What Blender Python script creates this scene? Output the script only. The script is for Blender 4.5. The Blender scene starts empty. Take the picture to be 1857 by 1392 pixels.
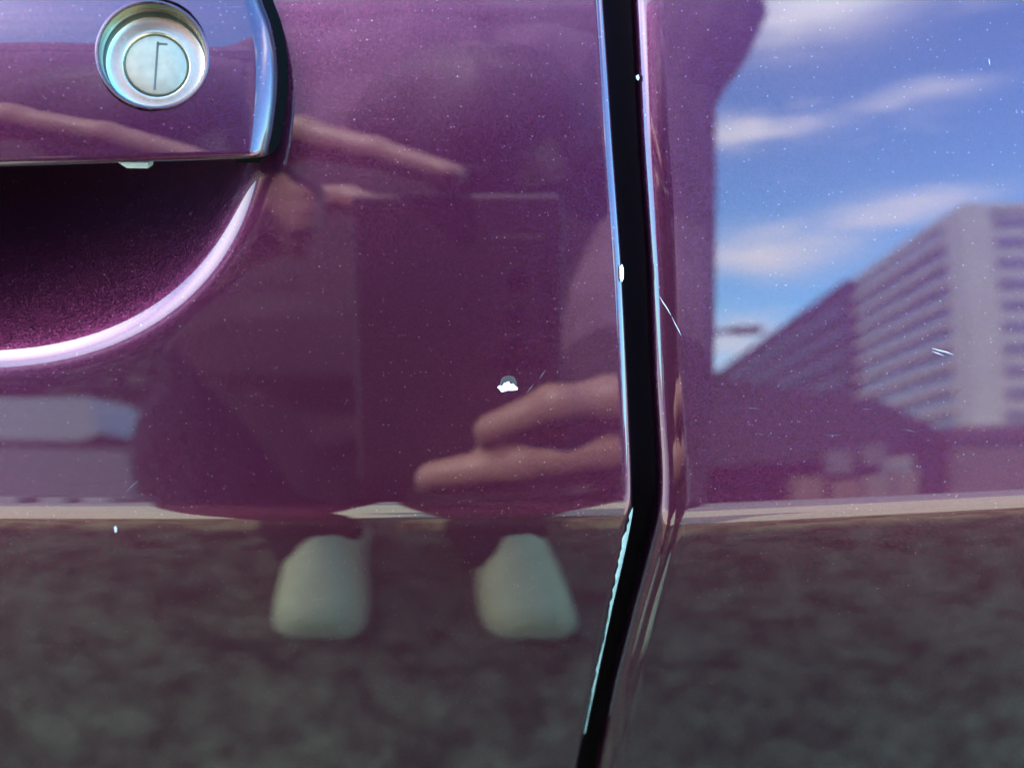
import bpy, bmesh, math, random
import numpy as np
from mathutils import Vector, Matrix
R = math.radians
random.seed(7); rng = np.random.default_rng(7)
sc = bpy.context.scene
C = sc.collection

# ------------------------------------------------------------------ camera
PITCH = R(20.0); DIST = 0.265; TANH = 0.4204
GROUND = -0.82                                    # the door crease sits 0.8 m above the ground
cam_p = np.array([0, -DIST*math.cos(PITCH), DIST*math.sin(PITCH)])
fwd = np.array([0, math.cos(PITCH), -math.sin(PITCH)])
upv = np.array([0, math.sin(PITCH), math.cos(PITCH)])
cd = bpy.data.cameras.new('camera'); cam = bpy.data.objects.new('camera', cd); C.objects.link(cam)
cam.location = cam_p; cam.rotation_euler = (R(90)-PITCH, 0, 0)
cd.sensor_width = 36; cd.lens = 18/TANH; cd.clip_start = 0.005; cd.clip_end = 3000
cd.dof.use_dof = True; cd.dof.focus_distance = DIST; cd.dof.aperture_fstop = 11.0
sc.camera = cam

# ------------------------------------------------------------------ sky, sun, exposure
SUN_EL, SUN_ROT = 56.0, -20.0                     # behind the car, from the left
w = bpy.data.worlds.new('World'); sc.world = w; w.use_nodes = True
nt = w.node_tree; nt.nodes.clear()
def wn(t, **k):
    n = nt.nodes.new(t)
    for a, b in k.items(): setattr(n, a, b)
    return n
def wmath(op, a, b=None, clamp=False):
    n = wn('ShaderNodeMath', operation=op, use_clamp=clamp)
    for i, v in enumerate((a, b)):
        if v is None: continue
        if isinstance(v, (int, float)): n.inputs[i].default_value = v
        else: nt.links.new(v, n.inputs[i])
    return n.outputs[0]
sky = wn('ShaderNodeTexSky', sky_type='NISHITA', sun_disc=False)
sky.sun_elevation = R(SUN_EL); sky.sun_rotation = R(SUN_ROT); sky.air_density = 1.1; sky.dust_density = 0.15; sky.ozone_density = 4.0
geo = wn('ShaderNodeNewGeometry'); sep = wn('ShaderNodeSeparateXYZ')
neg = wn('ShaderNodeVectorMath', operation='SCALE'); neg.inputs['Scale'].default_value = -1
nt.links.new(geo.outputs['Incoming'], neg.inputs[0]); nt.links.new(neg.outputs[0], sep.inputs[0])
az = wmath('MULTIPLY', wmath('ARCTAN2', sep.outputs[0], wmath('MULTIPLY', sep.outputs[1], -1)), 57.2958)
el = wmath('MULTIPLY', wmath('ARCSINE', sep.outputs[2]), 57.2958)
cmb = wn('ShaderNodeCombineXYZ')
nt.links.new(wmath('MULTIPLY', az, 0.10), cmb.inputs[0]); nt.links.new(wmath('MULTIPLY', el, 0.32), cmb.inputs[1])
nz = wn('ShaderNodeTexNoise'); nz.inputs['Scale'].default_value = 1.6; nz.inputs['Detail'].default_value = 5; nz.inputs['Roughness'].default_value = 0.55
nt.links.new(cmb.outputs[0], nz.inputs['Vector'])
nfac = wmath('SUBTRACT', nz.outputs[0], 0.5)
azd = wmath('ADD', az, wmath('MULTIPLY', nfac, 9.0)); eld = wmath('ADD', el, wmath('MULTIPLY', nfac, 4.6))
CLOUDS = [(17.0, 37.0, 5.5, 3.4, 1.0, .22), (12.0, 26.0, 3.6, 1.0, .95, .02), (21.0, 27.3, 3.6, .8, .55, .12), (19.5, 18.9, 4.2, 1.2, .8, .12),
          (12.0, 16.3, 4.2, 1.6, 1.0, .1), (10.5, 10.4, 3.0, 1.8, .8, .1), (27.5, 37.0, 4.0, 1.6, .4, .2),
          (-46, 26, 18, 9.0, .95, .05), (-92, 27, 26, 10, 1.0, .0), (-40, 48, 26, 13.0, 1.0, .0), (75, 30, 20, 4.0, .8, .1), (-120, 36, 26, 7.0, .9, .05)]  # unseen clouds at left added to whiten the rim and edge highlights
tot = None
for (a0, e0, wa, we, s, tilt) in CLOUDS:           # streaks of cloud, all round the sky
    da = wmath('SUBTRACT', azd, a0)
    u_ = wmath('DIVIDE', da, wa)
    v_ = wmath('DIVIDE', wmath('SUBTRACT', wmath('SUBTRACT', eld, e0), wmath('MULTIPLY', da, tilt)), we)
    r2 = wmath('ADD', wmath('MULTIPLY', u_, u_), wmath('MULTIPLY', v_, v_))
    m = wmath('MULTIPLY', wmath('POWER', 2.718, wmath('MULTIPLY', r2, -0.9)), s)
    tot = m if tot is None else wmath('MAXIMUM', tot, m)
wisp = wmath('MULTIPLY', wmath('SUBTRACT', nz.outputs[0], 0.60), 2.0, clamp=True)
tot = wmath('MAXIMUM', tot, wisp)
up_only = wmath('MULTIPLY', wmath('ADD', el, 1.0), 0.5, clamp=True)
tot = wmath('MULTIPLY', tot, up_only, clamp=True)
mix = wn('ShaderNodeMix', data_type='RGBA'); mix.inputs[7].default_value = (5.4, 5.9, 6.2, 1)
sdir = wn('ShaderNodeVectorMath', operation='DOT_PRODUCT'); sdir.inputs[1].default_value = (math.sin(R(SUN_ROT))*math.cos(R(SUN_EL)), math.cos(R(SUN_ROT))*math.cos(R(SUN_EL)), math.sin(R(SUN_EL)))
nt.links.new(neg.outputs[0], sdir.inputs[0])          # clouds are brighter towards the sun
lit = wmath('ADD', wmath('MULTIPLY', wmath('MAXIMUM', sdir.outputs['Value'], 0.0), 2.2), 1.0)
ccol = wn('ShaderNodeVectorMath', operation='SCALE'); ccol.inputs[0].default_value = (5.4, 5.9, 6.2); nt.links.new(lit, ccol.inputs['Scale']); nt.links.new(ccol.outputs[0], mix.inputs[7])
nt.links.new(tot, mix.inputs[0]); tint = wn('ShaderNodeVectorMath', operation='MULTIPLY'); tint.inputs[1].default_value = (.48, 1.12, 1.24)
nt.links.new(sky.outputs[0], tint.inputs[0]); nt.links.new(tint.outputs[0], mix.inputs[6])
bg = wn('ShaderNodeBackground'); bg.inputs[1].default_value = 0.15
nt.links.new(mix.outputs[2], bg.inputs[0]); out = wn('ShaderNodeOutputWorld'); nt.links.new(bg.outputs[0], out.inputs[0])

sl = bpy.data.lights.new('sun', 'SUN'); sl.energy = 2.3; sl.angle = R(0.53); sl.color = (1.0, 0.93, 0.82)
so = bpy.data.objects.new('sun', sl); C.objects.link(so)
sd = Vector((math.sin(R(SUN_ROT))*math.cos(R(SUN_EL)), math.cos(R(SUN_ROT))*math.cos(R(SUN_EL)), math.sin(R(SUN_EL))))
so.rotation_euler = sd.to_track_quat('Z', 'Y').to_euler(); so.location = sd*20

vs = sc.view_settings; vs.view_transform = 'Standard'; vs.look = 'None'; vs.gamma = 1.0; vs.use_curve_mapping = False
vs.exposure = 3.82                                  # the photograph is exposed for the shaded side of the car
sc.render.engine = 'CYCLES'
sc.cycles.max_bounces = 5; sc.cycles.glossy_bounces = 4; sc.cycles.diffuse_bounces = 2
sc.cycles.sample_clamp_indirect = 6.0; sc.cycles.caustics_refractive = False; sc.cycles.caustics_reflective = False
sc.cycles.use_denoising = True; sc.cycles.denoiser = 'OPENIMAGEDENOISE'; sc.cycles.denoising_input_passes = 'RGB_ALBEDO_NORMAL'; sc.cycles.denoising_prefilter = 'FAST'; sc.cycles.use_adaptive_sampling = False; sc.cycles.use_light_tree = False; w.cycles.sampling_method = 'MANUAL'; w.cycles.sample_map_resolution = 512

# ------------------------------------------------------------------ materials
def mat(name):
    m = bpy.data.materials.new(name); m.use_nodes = True
    return m, m.node_tree, m.node_tree.nodes['Principled BSDF']
def simple(name, col, rough=0.6, metal=0.0, coat=0.0, noise=0.0, scale=40, bump=0.0, spec=0.5):
    m, t, b = mat(name)
    b.inputs['Base Color'].default_value = (*col, 1); b.inputs['Roughness'].default_value = rough
    b.inputs['Metallic'].default_value = metal; b.inputs['Coat Weight'].default_value = coat; b.inputs['Specular IOR Level'].default_value = spec
    if noise or bump:
        tc = t.nodes.new('ShaderNodeTexCoord'); n = t.nodes.new('ShaderNodeTexNoise'); n.inputs['Scale'].default_value = scale; n.inputs['Detail'].default_value = 6
        t.links.new(tc.outputs['Object'], n.inputs['Vector'])
        if noise:
            mr = t.nodes.new('ShaderNodeMapRange'); mr.inputs['From Min'].default_value = 0.3; mr.inputs['From Max'].default_value = 0.7
            mr.inputs['To Min'].default_value = 1-noise; mr.inputs['To Max'].default_value = 1+noise
            t.links.new(n.outputs[0], mr.inputs[0])
            v = t.nodes.new('ShaderNodeVectorMath'); v.operation = 'SCALE'; v.inputs[0].default_value = col
            t.links.new(mr.outputs[0], v.inputs['Scale']); t.links.new(v.outputs[0], b.inputs['Base Color'])
        if bump:
            bp = t.nodes.new('ShaderNodeBump'); bp.inputs['Strength'].default_value = bump; bp.inputs['Distance'].default_value = 0.01
            t.links.new(n.outputs[0], bp.inputs['Height']); t.links.new(bp.outputs[0], b.inputs['Normal'])
    return m

def make_paint():
    m, t, b = mat('purple metallic paint'); L = t.links.new; N = t.nodes.new
    tc = N('ShaderNodeTexCoord')
    vo = N('ShaderNodeTexVoronoi'); vo.inputs['Scale'].default_value = 4300; L(tc.outputs['Object'], vo.inputs['Vector'])
    sub = N('ShaderNodeVectorMath'); sub.operation = 'SUBTRACT'; sub.inputs[1].default_value = (.5, .5, .5); L(vo.outputs['Color'], sub.inputs[0])
    s2 = N('ShaderNodeVectorMath'); s2.operation = 'SCALE'; s2.inputs['Scale'].default_value = 0.18; L(sub.outputs[0], s2.inputs[0])
    g = N('ShaderNodeNewGeometry'); ad = N('ShaderNodeVectorMath'); ad.operation = 'ADD'; L(g.outputs['Normal'], ad.inputs[0]); L(s2.outputs[0], ad.inputs[1])
    nn = N('ShaderNodeVectorMath'); nn.operation = 'NORMALIZE'; L(ad.outputs[0], nn.inputs[0]); L(nn.outputs[0], b.inputs['Normal'])
    sp = N('ShaderNodeSeparateColor'); L(vo.outputs['Color'], sp.inputs[0])
    mr = N('ShaderNodeMapRange'); mr.inputs['To Min'].default_value = .84; mr.inputs['To Max'].default_value = 1.16; L(sp.outputs[0], mr.inputs[0])
    # sparse larger flakes that catch the light
    v2 = N('ShaderNodeTexVoronoi'); v2.inputs['Scale'].default_value = 1500; L(tc.outputs['Object'], v2.inputs['Vector'])
    d_ = N('ShaderNodeMath'); d_.operation = 'LESS_THAN'; d_.inputs[1].default_value = .26; L(v2.outputs['Distance'], d_.inputs[0])
    s3 = N('ShaderNodeSeparateColor'); L(v2.outputs['Color'], s3.inputs[0])
    r_ = N('ShaderNodeMath'); r_.operation = 'GREATER_THAN'; r_.inputs[1].default_value = .925; L(s3.outputs[1], r_.inputs[0])
    fl = N('ShaderNodeMath'); fl.operation = 'MULTIPLY'; L(d_.outputs[0], fl.inputs[0]); L(r_.outputs[0], fl.inputs[1])
    fl2 = N('ShaderNodeMath'); fl2.operation = 'MULTIPLY'; L(fl.outputs[0], fl2.inputs[0]); L(s3.outputs[2], fl2.inputs[1])
    base = N('ShaderNodeVectorMath'); base.operation = 'SCALE'; base.inputs[0].default_value = PAINT; L(mr.outputs[0], base.inputs['Scale'])
    mx = N('ShaderNodeMix'); mx.data_type = 'RGBA'; mx.inputs[7].default_value = (.15, .09, .12, 1)
    L(fl2.outputs[0], mx.inputs[0]); L(base.outputs[0], mx.inputs[6]); L(mx.outputs[2], b.inputs['Base Color'])
    b.inputs['Metallic'].default_value = 1.0; b.inputs['Roughness'].default_value = 0.35
    b.inputs['Coat Weight'].default_value = 1.0; b.inputs['Coat Roughness'].default_value = 0.008; b.inputs['Coat IOR'].default_value = 1.52
    # faint orange peel in the clear coat
    nz = N('ShaderNodeTexNoise'); nz.inputs['Scale'].default_value = 260; nz.inputs['Detail'].default_value = 1.5; L(tc.outputs['Object'], nz.inputs['Vector'])
    bp = N('ShaderNodeBump'); bp.inputs['Strength'].default_value = 1.0; bp.inputs['Distance'].default_value = 0.0000022
    L(nz.outputs[0], bp.inputs['Height']); L(bp.outputs[0], b.inputs['Coat Normal'])
    return m
PAINT = (0.0490, 0.0090, 0.0275)
M_paint = make_paint()
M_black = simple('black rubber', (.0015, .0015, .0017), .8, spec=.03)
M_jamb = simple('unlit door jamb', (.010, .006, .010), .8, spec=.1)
M_steel = simple('brushed lock metal', (.34, .315, .245), .26, 1.0, noise=.06, scale=900)
M_plug = simple('pale lock plug metal', (.27, .25, .18), .36, 1.0, noise=.08, scale=700)
M_sleeveb = simple('dark lock sleeve', (.006, .007, .008), .5)
M_slot = simple('dark slot', (.05, .055, .045), .6)
M_primer = simple('white primer', (.62, .64, .60), .6, noise=.06, scale=1500)
M_chip2 = simple('chipped pale edge', (.20, .25, .245), .45, noise=.25, scale=1400)
M_scr_glint = simple('scratch in clear coat', (.26, .24, .27), .5)  # also colours the painted glint on the rear door edge
M_scr2 = simple('faint scratch in clear coat', (.05, .034, .05), .5)
M_piece = simple('pale underside piece', (.20, .22, .23), .4)
M_glass = simple('tinted glass', (.01, .012, .013), .03, coat=1.0)
M_tyre = simple('tyre rubber', (.02, .02, .02), .8)
M_rim = simple('alloy', (.5, .5, .52), .25, 1.0)

# ------------------------------------------------------------------ helpers
def tag(o, label=None, cat=None, group=None, kind=None):
    if label: o['label'] = label
    if cat: o['category'] = cat
    if group: o['group'] = group
    if kind: o['kind'] = kind
    return o
def empty(name, loc):
    o = bpy.data.objects.new(name, None); C.objects.link(o); o.location = loc; o.empty_display_size = .05; return o
def link(name, me, m, parent=None, smooth=True):
    o = bpy.data.objects.new(name, me); C.objects.link(o)
    if m is not None: me.materials.append(m)
    if smooth and len(me.polygons): me.polygons.foreach_set('use_smooth', [True]*len(me.polygons))
    if parent is not None:
        o.parent = parent; q = parent; off = Vector((0, 0, 0))
        while q is not None: off += q.location; q = q.parent
        o.location = -off                      # meshes are written in world coordinates
    return o
def mesh(name, V, Fc, m, parent=None, smooth=True):
    me = bpy.data.meshes.new(name); me.from_pydata([tuple(map(float, v)) for v in V], [], [tuple(int(i) for i in f) for f in Fc]); me.update()
    return link(name, me, m, parent, smooth)
def grid_faces(nr, nc, keep=None, off=0):
    r = np.arange(nr-1)[:, None]; c = np.arange(nc-1)[None, :]
    a = r*nc+c; q = np.stack([a, a+1, a+nc+1, a+nc], -1)
    if keep is not None: q = q[keep]
    return q.reshape(-1, 4)+off
def grid_mesh(name, P, m, parent=None, flip=False, keep=None):
    nr, nc = P.shape[:2]; V = P.reshape(-1, 3).astype(np.float32); Q = grid_faces(nr, nc, keep)
    if flip: Q = Q[:, ::-1]
    me = bpy.data.meshes.new(name); me.vertices.add(len(V)); me.vertices.foreach_set('co', V.ravel())
    me.loops.add(Q.size); me.loops.foreach_set('vertex_index', Q.ravel().astype(np.int32))
    me.polygons.add(len(Q)); me.polygons.foreach_set('loop_start', (np.arange(len(Q))*4).astype(np.int32)); me.polygons.foreach_set('loop_total', np.full(len(Q), 4, np.int32))
    me.update(calc_edges=True); me.validate()
    return link(name, me, m, parent)
def box(name, lo, hi, m, parent=None, bev=0.0, rotz=0.0):
    bm = bmesh.new(); bmesh.ops.create_cube(bm, size=1)
    lo, hi = Vector(lo), Vector(hi); c = (lo+hi)/2
    for v in bm.verts: v.co = Vector((v.co[i]*(hi[i]-lo[i]) for i in range(3)))
    if bev: bmesh.ops.bevel(bm, geom=bm.edges[:]+bm.verts[:], offset=bev, segments=3, affect='EDGES', profile=.5)
    if rotz: bmesh.ops.rotate(bm, verts=bm.verts, matrix=Matrix.Rotation(rotz, 3, 'Z'))
    bmesh.ops.translate(bm, verts=bm.verts, vec=c)
    me = bpy.data.meshes.new(name); bm.to_mesh(me); bm.free()
    return link(name, me, m, parent, smooth=False)
def prism(name, pts, y0, y1, m, parent=None):          # outline in x,z extruded along y
    n = len(pts); V = [(x, y0, z) for x, z in pts]+[(x, y1, z) for x, z in pts]
    Fc = [tuple(range(n)), tuple(range(2*n-1, n-1, -1))]+[(i, i+n, (i+1) % n+n, (i+1) % n) for i in range(n)]
    return mesh(name, V, Fc, m, parent, smooth=False)

# ------------------------------------------------------------------ shape of the body side: y = f(x, z)
_zt = np.arange(-0.5, 0.5, 0.0001)
KZ = [-.5, -.30, -.12, -.055, -.035, -.012, -.004, -.0028, .0016, .0035, .03, .06, .09, .115, .15, .5]
KT = [-6, -6, -20, -18.5, -17, -15, -13.2, -12, 11.5, 12.8, 14.0, 15.6, 18.2, 22, 27, 30]   # how far the skin faces up, degrees
def smooth_arr(a, n):
    k = np.hanning(n); k /= k.sum(); p = np.pad(a, (n//2, n//2), 'edge'); return np.convolve(p, k, 'valid')[:len(a)]
_t = np.interp(_zt, KZ, KT); _ta = smooth_arr(_t, 21); _tb = smooth_arr(_t, 151)
_w = np.clip((np.abs(_zt)-.004)/.01, 0, 1); _t = _ta*(1-_w)+_tb*_w
_s = np.tan(np.radians(_t)); FP = np.concatenate([[0], np.cumsum((_s[1:]+_s[:-1])*.5e-4)]); FP -= np.interp(0, _zt, FP)
ZK0 = -0.0275; RX = 4.0
def zk_d(x): return ZK0+.0008+.012*x
def zk_r(x): return ZK0-.0014+.046*(x-.035)
F0 = 0.0; F0 = float(np.interp(-zk_d(0), _zt, FP))
def f_d(x, z): return np.interp(z-zk_d(x), _zt, FP)-F0+x*x/(2*RX)
def f_r(x, z): return np.interp(z-zk_r(x), _zt, FP)-F0+x*x/(2*RX)
def at(u, v, f):                                       # where a sight line meets the surface f
    d = fwd+np.array([(u-928.5)/928.5*TANH, 0, 0])+upv*((696-v)/928.5*TANH); d /= np.linalg.norm(d)
    a, b = .1, .6
    for _ in range(50):
        m_ = (a+b)/2; p = cam_p+d*m_
        if p[1] < f(p[0], p[2]): a = m_
        else: b = m_
    return cam_p+d*a
def curve(pts, f):                                     # shut line x(z) from measured points
    P = np.array([at(u, v, f) for v, u in pts]); o = np.argsort(P[:, 2]); z, x = P[o, 2], P[o, 0]
    zz = np.arange(-.5, .4, .001)
    s0 = (x[1]-x[0])/(z[1]-z[0])*.4; s1 = (x[-1]-x[-2])/(z[-1]-z[-2])
    xx = np.where(zz < z[0], x[0]+(zz-z[0])*s0, np.where(zz > z[-1], x[-1]+(zz-z[-1])*s1, np.interp(zz, z, x)))
    xs = smooth_arr(xx, 13)
    return lambda q: np.interp(q, zz, xs)
xe_d = curve([(0, 1096), (250, 1113), (500, 1131), (700, 1141), (860, 1148), (930, 1148), (1000, 1134), (1107, 1109), (1251, 1078), (1392, 1048)], f_d)
xe_r = curve([(0, 1147), (250, 1159), (500, 1176), (700, 1183), (860, 1193), (930, 1192), (1000, 1176), (1107, 1147), (1251, 1111), (1392, 1084)], f_r)

def rows():
    a = list(np.arange(-.43, -.15, .01))+list(np.arange(-.15, -.006, .0008))+list(np.arange(-.006, .006, .0002))+list(np.arange(.006, .15, .0008))+list(np.arange(.15, .175, .005))
    a = np.unique(np.round(a, 5)); return a[np.concatenate([[True], np.diff(a) > .00015])]

# handle recess: a bowl pressed into the door skin
rim = np.array([at(u, v, f_d) for u, v in [(0, 650), (150, 630), (255, 583), (345, 502), (405, 428), (452, 345)]])
CUPX, CUPZ, CUPA, CUPB, CUPP = -.1185, .0500, .0, .0, 2.25
_best = None
for a_ in np.arange(.050, .080, .001):
    for b_ in np.arange(.035, .065, .001):
        for cz in np.arange(.035, .06, .0025):
            q = (np.abs(rim[:, 0]-CUPX)/a_)**CUPP+(np.abs(rim[:, 2]-cz)/b_)**CUPP
            e = np.sum((q-1)**2)
            if _best is None or e < _best[0]: _best = (e, a_, b_, cz)
_, CUPA, CUPB, CUPZ = _best
def cup(x, z):
    zz = np.where(z > CUPZ, (z-CUPZ)/(CUPB*.75), (CUPZ-z)/CUPB)
    rho = (np.abs((x-CUPX)/CUPA)**CUPP+np.abs(zz)**CUPP)**(1/CUPP)
    g = .0195*(1-np.minimum(rho, 1.6)**2.3)
    s = .0011
    return s*np.log1p(np.exp(np.clip(g/s, -40, 40)))

car = empty('car', (0, .9, GROUND))
tag(car, 'shiny metallic purple car, its door handle and door gap seen close up', 'car')

def door_front():
    zr = rows(); e = list(np.arange(.76, .19, -.02))+list(np.arange(.19, .012, -.0006))+list(np.arange(.012, .0020, -.0004))
    e = np.array(e); rr = .0020
    xg0 = xe_d(zr+ZK0)
    X = xg0[:, None]-e[None, :]; ZT = zr[:, None]
    Z = ZT+zk_d(X); X = xe_d(Z)-e[None, :]; Z = ZT+zk_d(X)
    Y = f_d(X, Z)+cup(X, Z)
    ph = np.linspace(0, R(100), 18)[1:]
    xa = xe_d(Z[:, -1])[:, None]-rr+rr*np.sin(ph)[None, :]; ya = Y[:, -1:]+rr*(1-np.cos(ph))[None, :]; za = np.repeat(Z[:, -1:], len(ph), 1)
    xb = xa[:, -1:]-.0006*np.array([[1, 4]]); yb = ya[:, -1:]+np.array([[.002, .014]]); zb = np.repeat(Z[:, -1:], 2, 1)
    P = np.stack([np.concatenate([X, xa, xb], 1), np.concatenate([Y, ya, yb], 1), np.concatenate([Z, za, zb], 1)], -1)
    return grid_mesh('front_door', P, M_paint, car)
def door_rear():
    zr = rows(); d0 = .0068; r1 = .014; rr = .0042
    e = list(np.arange(.0026, .0079, .0003))+list(np.arange(.008, .16, .0008))+list(np.arange(.16, .75, .02)); e = np.array(e)
    xg0 = xe_r(zr+ZK0); ZT = zr[:, None]
    X = xg0[:, None]+e[None, :]; Z = ZT+zk_r(X); X = xe_r(Z)+e[None, :]; Z = ZT+zk_r(X)
    soft = np.where(e < d0, (d0-e)**2/(2*r1), 0)
    Y = f_r(X, Z)+soft[None, :]
    a0 = math.atan((d0-e[0])/r1)
    ph = np.linspace(a0, R(98), 16)
    dx = rr*(np.sin(ph)-math.sin(a0)); dy = rr*(math.cos(a0)-np.cos(ph))
    k = e[0]/dx[-1] if dx[-1] > 0 else 1
    xa = X[:, :1]-dx[None, 1:]*min(k, 1.6); ya = Y[:, :1]+dy[None, 1:]; za = np.repeat(Z[:, :1], len(ph)-1, 1)
    xb = xa[:, -1:]+np.array([[.0004, .002]]); yb = ya[:, -1:]+np.array([[.002, .016]]); zb = np.repeat(Z[:, :1], 2, 1)
    rev = lambda A: A[:, ::-1]
    P = np.stack([np.concatenate([rev(xb), rev(xa), X], 1), np.concatenate([rev(yb), rev(ya), Y], 1), np.concatenate([rev(zb), rev(za), Z], 1)], -1)
    return grid_mesh('rear_door', P, M_paint, car)
front = door_front(); rear = door_rear()
tag(front, 'glossy metallic purple front door skin with a round handle recess'); tag(rear, 'glossy metallic purple rear door skin mirroring blue sky')
# dark jamb seen down the gap
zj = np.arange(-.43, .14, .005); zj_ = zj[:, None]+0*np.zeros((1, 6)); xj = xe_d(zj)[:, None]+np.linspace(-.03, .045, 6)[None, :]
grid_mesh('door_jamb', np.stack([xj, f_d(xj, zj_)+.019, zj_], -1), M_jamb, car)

# ------------------------------------------------------------------ door handle
pe = at(496, 130, lambda x, z: f_d(x, z)-.013)
HX, HY, HZ = pe
_hz = np.arange(-.02, .14, .0002); _ht = np.interp(_hz, [-.02, .035, .055, .066, .074, .082, .092, .102], [14, 15, 17, 19.5, 25, 34, 47, 62])
_ht = smooth_arr(_ht, 41); _hs = np.tan(np.radians(_ht)); HP = np.concatenate([[0], np.cumsum((_hs[1:]+_hs[:-1])*.0001)]); HP -= np.interp(HZ, _hz, HP)
def f_h(x, z):
    q = x-HX; t = math.tan(R(11.5))
    base = np.where(q > -.075, q*t, -.075*t+(q+.075)*t+ (q+.075)**2*1.35)
    return HY+base+np.interp(z, _hz, HP)+ np.clip(q+.007, 0, 1)**2*3
RH_ = np.array([at(u, v, f_h) for u, v in [(466, 0), (484, 45), (494, 95), (497, 140), (495, 185), (488, 240), (478, 285), (475, 300)]])
o_ = np.argsort(RH_[:, 2]); ZB = at(300, 294, f_h)[2]; ZTOP = ZB+.049
_z2 = np.concatenate([RH_[o_, 2], [ZTOP-.004, ZTOP]]); _x2 = np.concatenate([RH_[o_, 0], [RH_[o_[-1], 0]-.003, RH_[o_[-1], 0]-.006]])
_zz = np.arange(ZB-.004, ZTOP+.004, .0002); _xx = smooth_arr(np.interp(_zz, _z2, _x2), 31)
def xr_h(z): return np.interp(z, _zz, _xx)
LC = at(277, 100, f_h); LR = .0106; NL = 27; st = LR/NL      # key hole centre and radius
XM = float(xr_h(LC[2]))
nx_r = int(math.ceil((XM-LC[0])/st)); nx_l = 90
nz_b = int(round((LC[2]-ZB)/st)); nz_t = int(round((ZTOP-LC[2])/st))
cx = LC[0]+np.arange(-nx_l, nx_r+1)*st; cx = np.concatenate([np.arange(-.245, cx[0]-.001, .003), cx]); cz_ = LC[2]+np.arange(-nz_b, nz_t+1)*st
fine = np.array([.9, .7, .5, .35, .22, .12, .05, .0])*.0010
cx = cx[cx < XM-.0042]; cx = np.concatenate([cx, XM-np.array([.0039, .0035, .0031, .0027, .0023, .0019, .0015, .0012, .0009, .0006, .0004, .0002, .00008, 0])])
cz_ = np.concatenate([ZB+np.array([0, .00008, .0002, .0004, .0007, .001, .0014, .0018, .0022, .0026]), cz_[cz_ > ZB+.0029]])
GX, GZ = np.meshgrid(cx, cz_)
wE = np.clip(1-(XM-GX)/.0135, 0, 1)**1.4; eR0 = XM-GX
GX2 = GX+(xr_h(GZ)-XM)*wE
U, V_ = (GX-LC[0])/LR, (GZ-LC[2])/LR; mm = np.maximum(np.abs(U), np.abs(V_)); nn_ = np.hypot(U, V_)+1e-9
bl = np.clip((1.7-mm)/.7, 0, 1); bl = bl*bl*(3-2*bl); sfac = (1-bl)+bl*mm/nn_
inb = mm < 1.7
GX2 = np.where(inb, LC[0]+(GX-LC[0])*sfac+(xr_h(GZ)-XM)*wE, GX2); GZ2 = np.where(inb, LC[2]+(GZ-LC[2])*sfac, GZ)
eB, eT = GZ-ZB, ZTOP-GZ
def roll(d, r): d = np.clip(d, 0, r); return r-np.sqrt(np.maximum(r*r-(r-d)**2, 0))
GY = f_h(GX2, GZ2)+roll(eR0, .0036)*.8+roll(eB, .0014)+roll(eT, .004)
keep = ~((mm[:-1, :-1] <= 1.0001) & (mm[1:, :-1] <= 1.0001) & (mm[:-1, 1:] <= 1.0001) & (mm[1:, 1:] <= 1.0001))
P = np.stack([GX2, GY, GZ2], -1)
handle = grid_mesh('door_handle', P, M_paint, car, keep=keep)
tag(handle, 'purple pull handle with a round key lock in its end')
# returns round the grip: underside, end and top
bm = bmesh.new(); bm.from_mesh(handle.data)
be = [e_ for e_ in bm.edges if e_.is_boundary and (e_.verts[0].co-Vector(LC)).length > .0150]
g = bmesh.ops.extrude_edge_only(bm, edges=be); nv = [v for v in g['geom'] if isinstance(v, bmesh.types.BMVert)]
for v in nv: v.co.y += .0075
g = bmesh.ops.extrude_edge_only(bm, edges=[e_ for e_ in g['geom'] if isinstance(e_, bmesh.types.BMEdge)]); nv = [v for v in g['geom'] if isinstance(v, bmesh.types.BMVert)]
for v in nv:
    v.co.y += .0015; v.co.z += .003 if v.co.z < LC[2] else -.003; v.co.x -= .003
for f_ in bm.faces: f_.smooth = True
bm.to_mesh(handle.data); bm.free()
# black gasket between grip end and door skin
zs = np.linspace(ZB-.0016, ZTOP, 40); out_pts = []
for i, z in enumerate(zs):
    x = float(xr_h(min(max(z, ZB), ZTOP)))+.0004
    if i == 0: x -= .0022
    if i == 1: x -= .0006
    out_pts.append((x, z))
xl = XM-.0085; cols = []
for x, z in out_pts:
    xs_ = [xl, x-.0006, x-.00015, x, x+.0001, x+.0004]
    ys_ = [f_h(xl, z)+.0062]+[f_h(x-.0006, z)+.0056]+[f_h(x-.0006, z)+.0058, f_h(x-.0006, z)+.0064, f_h(x-.0006, z)+.0075, float(f_d(x, z))+.004]
    cols.append([(a, b_, z) for a, b_ in zip(xs_, ys_)])
P = np.array(cols); P = np.concatenate([P[:1]+np.array([0, .012, .0006]), P], 0)
gasket = grid_mesh('gasket', P, M_black, car); tag(gasket, 'black rubber gasket behind the handle end')
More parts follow.
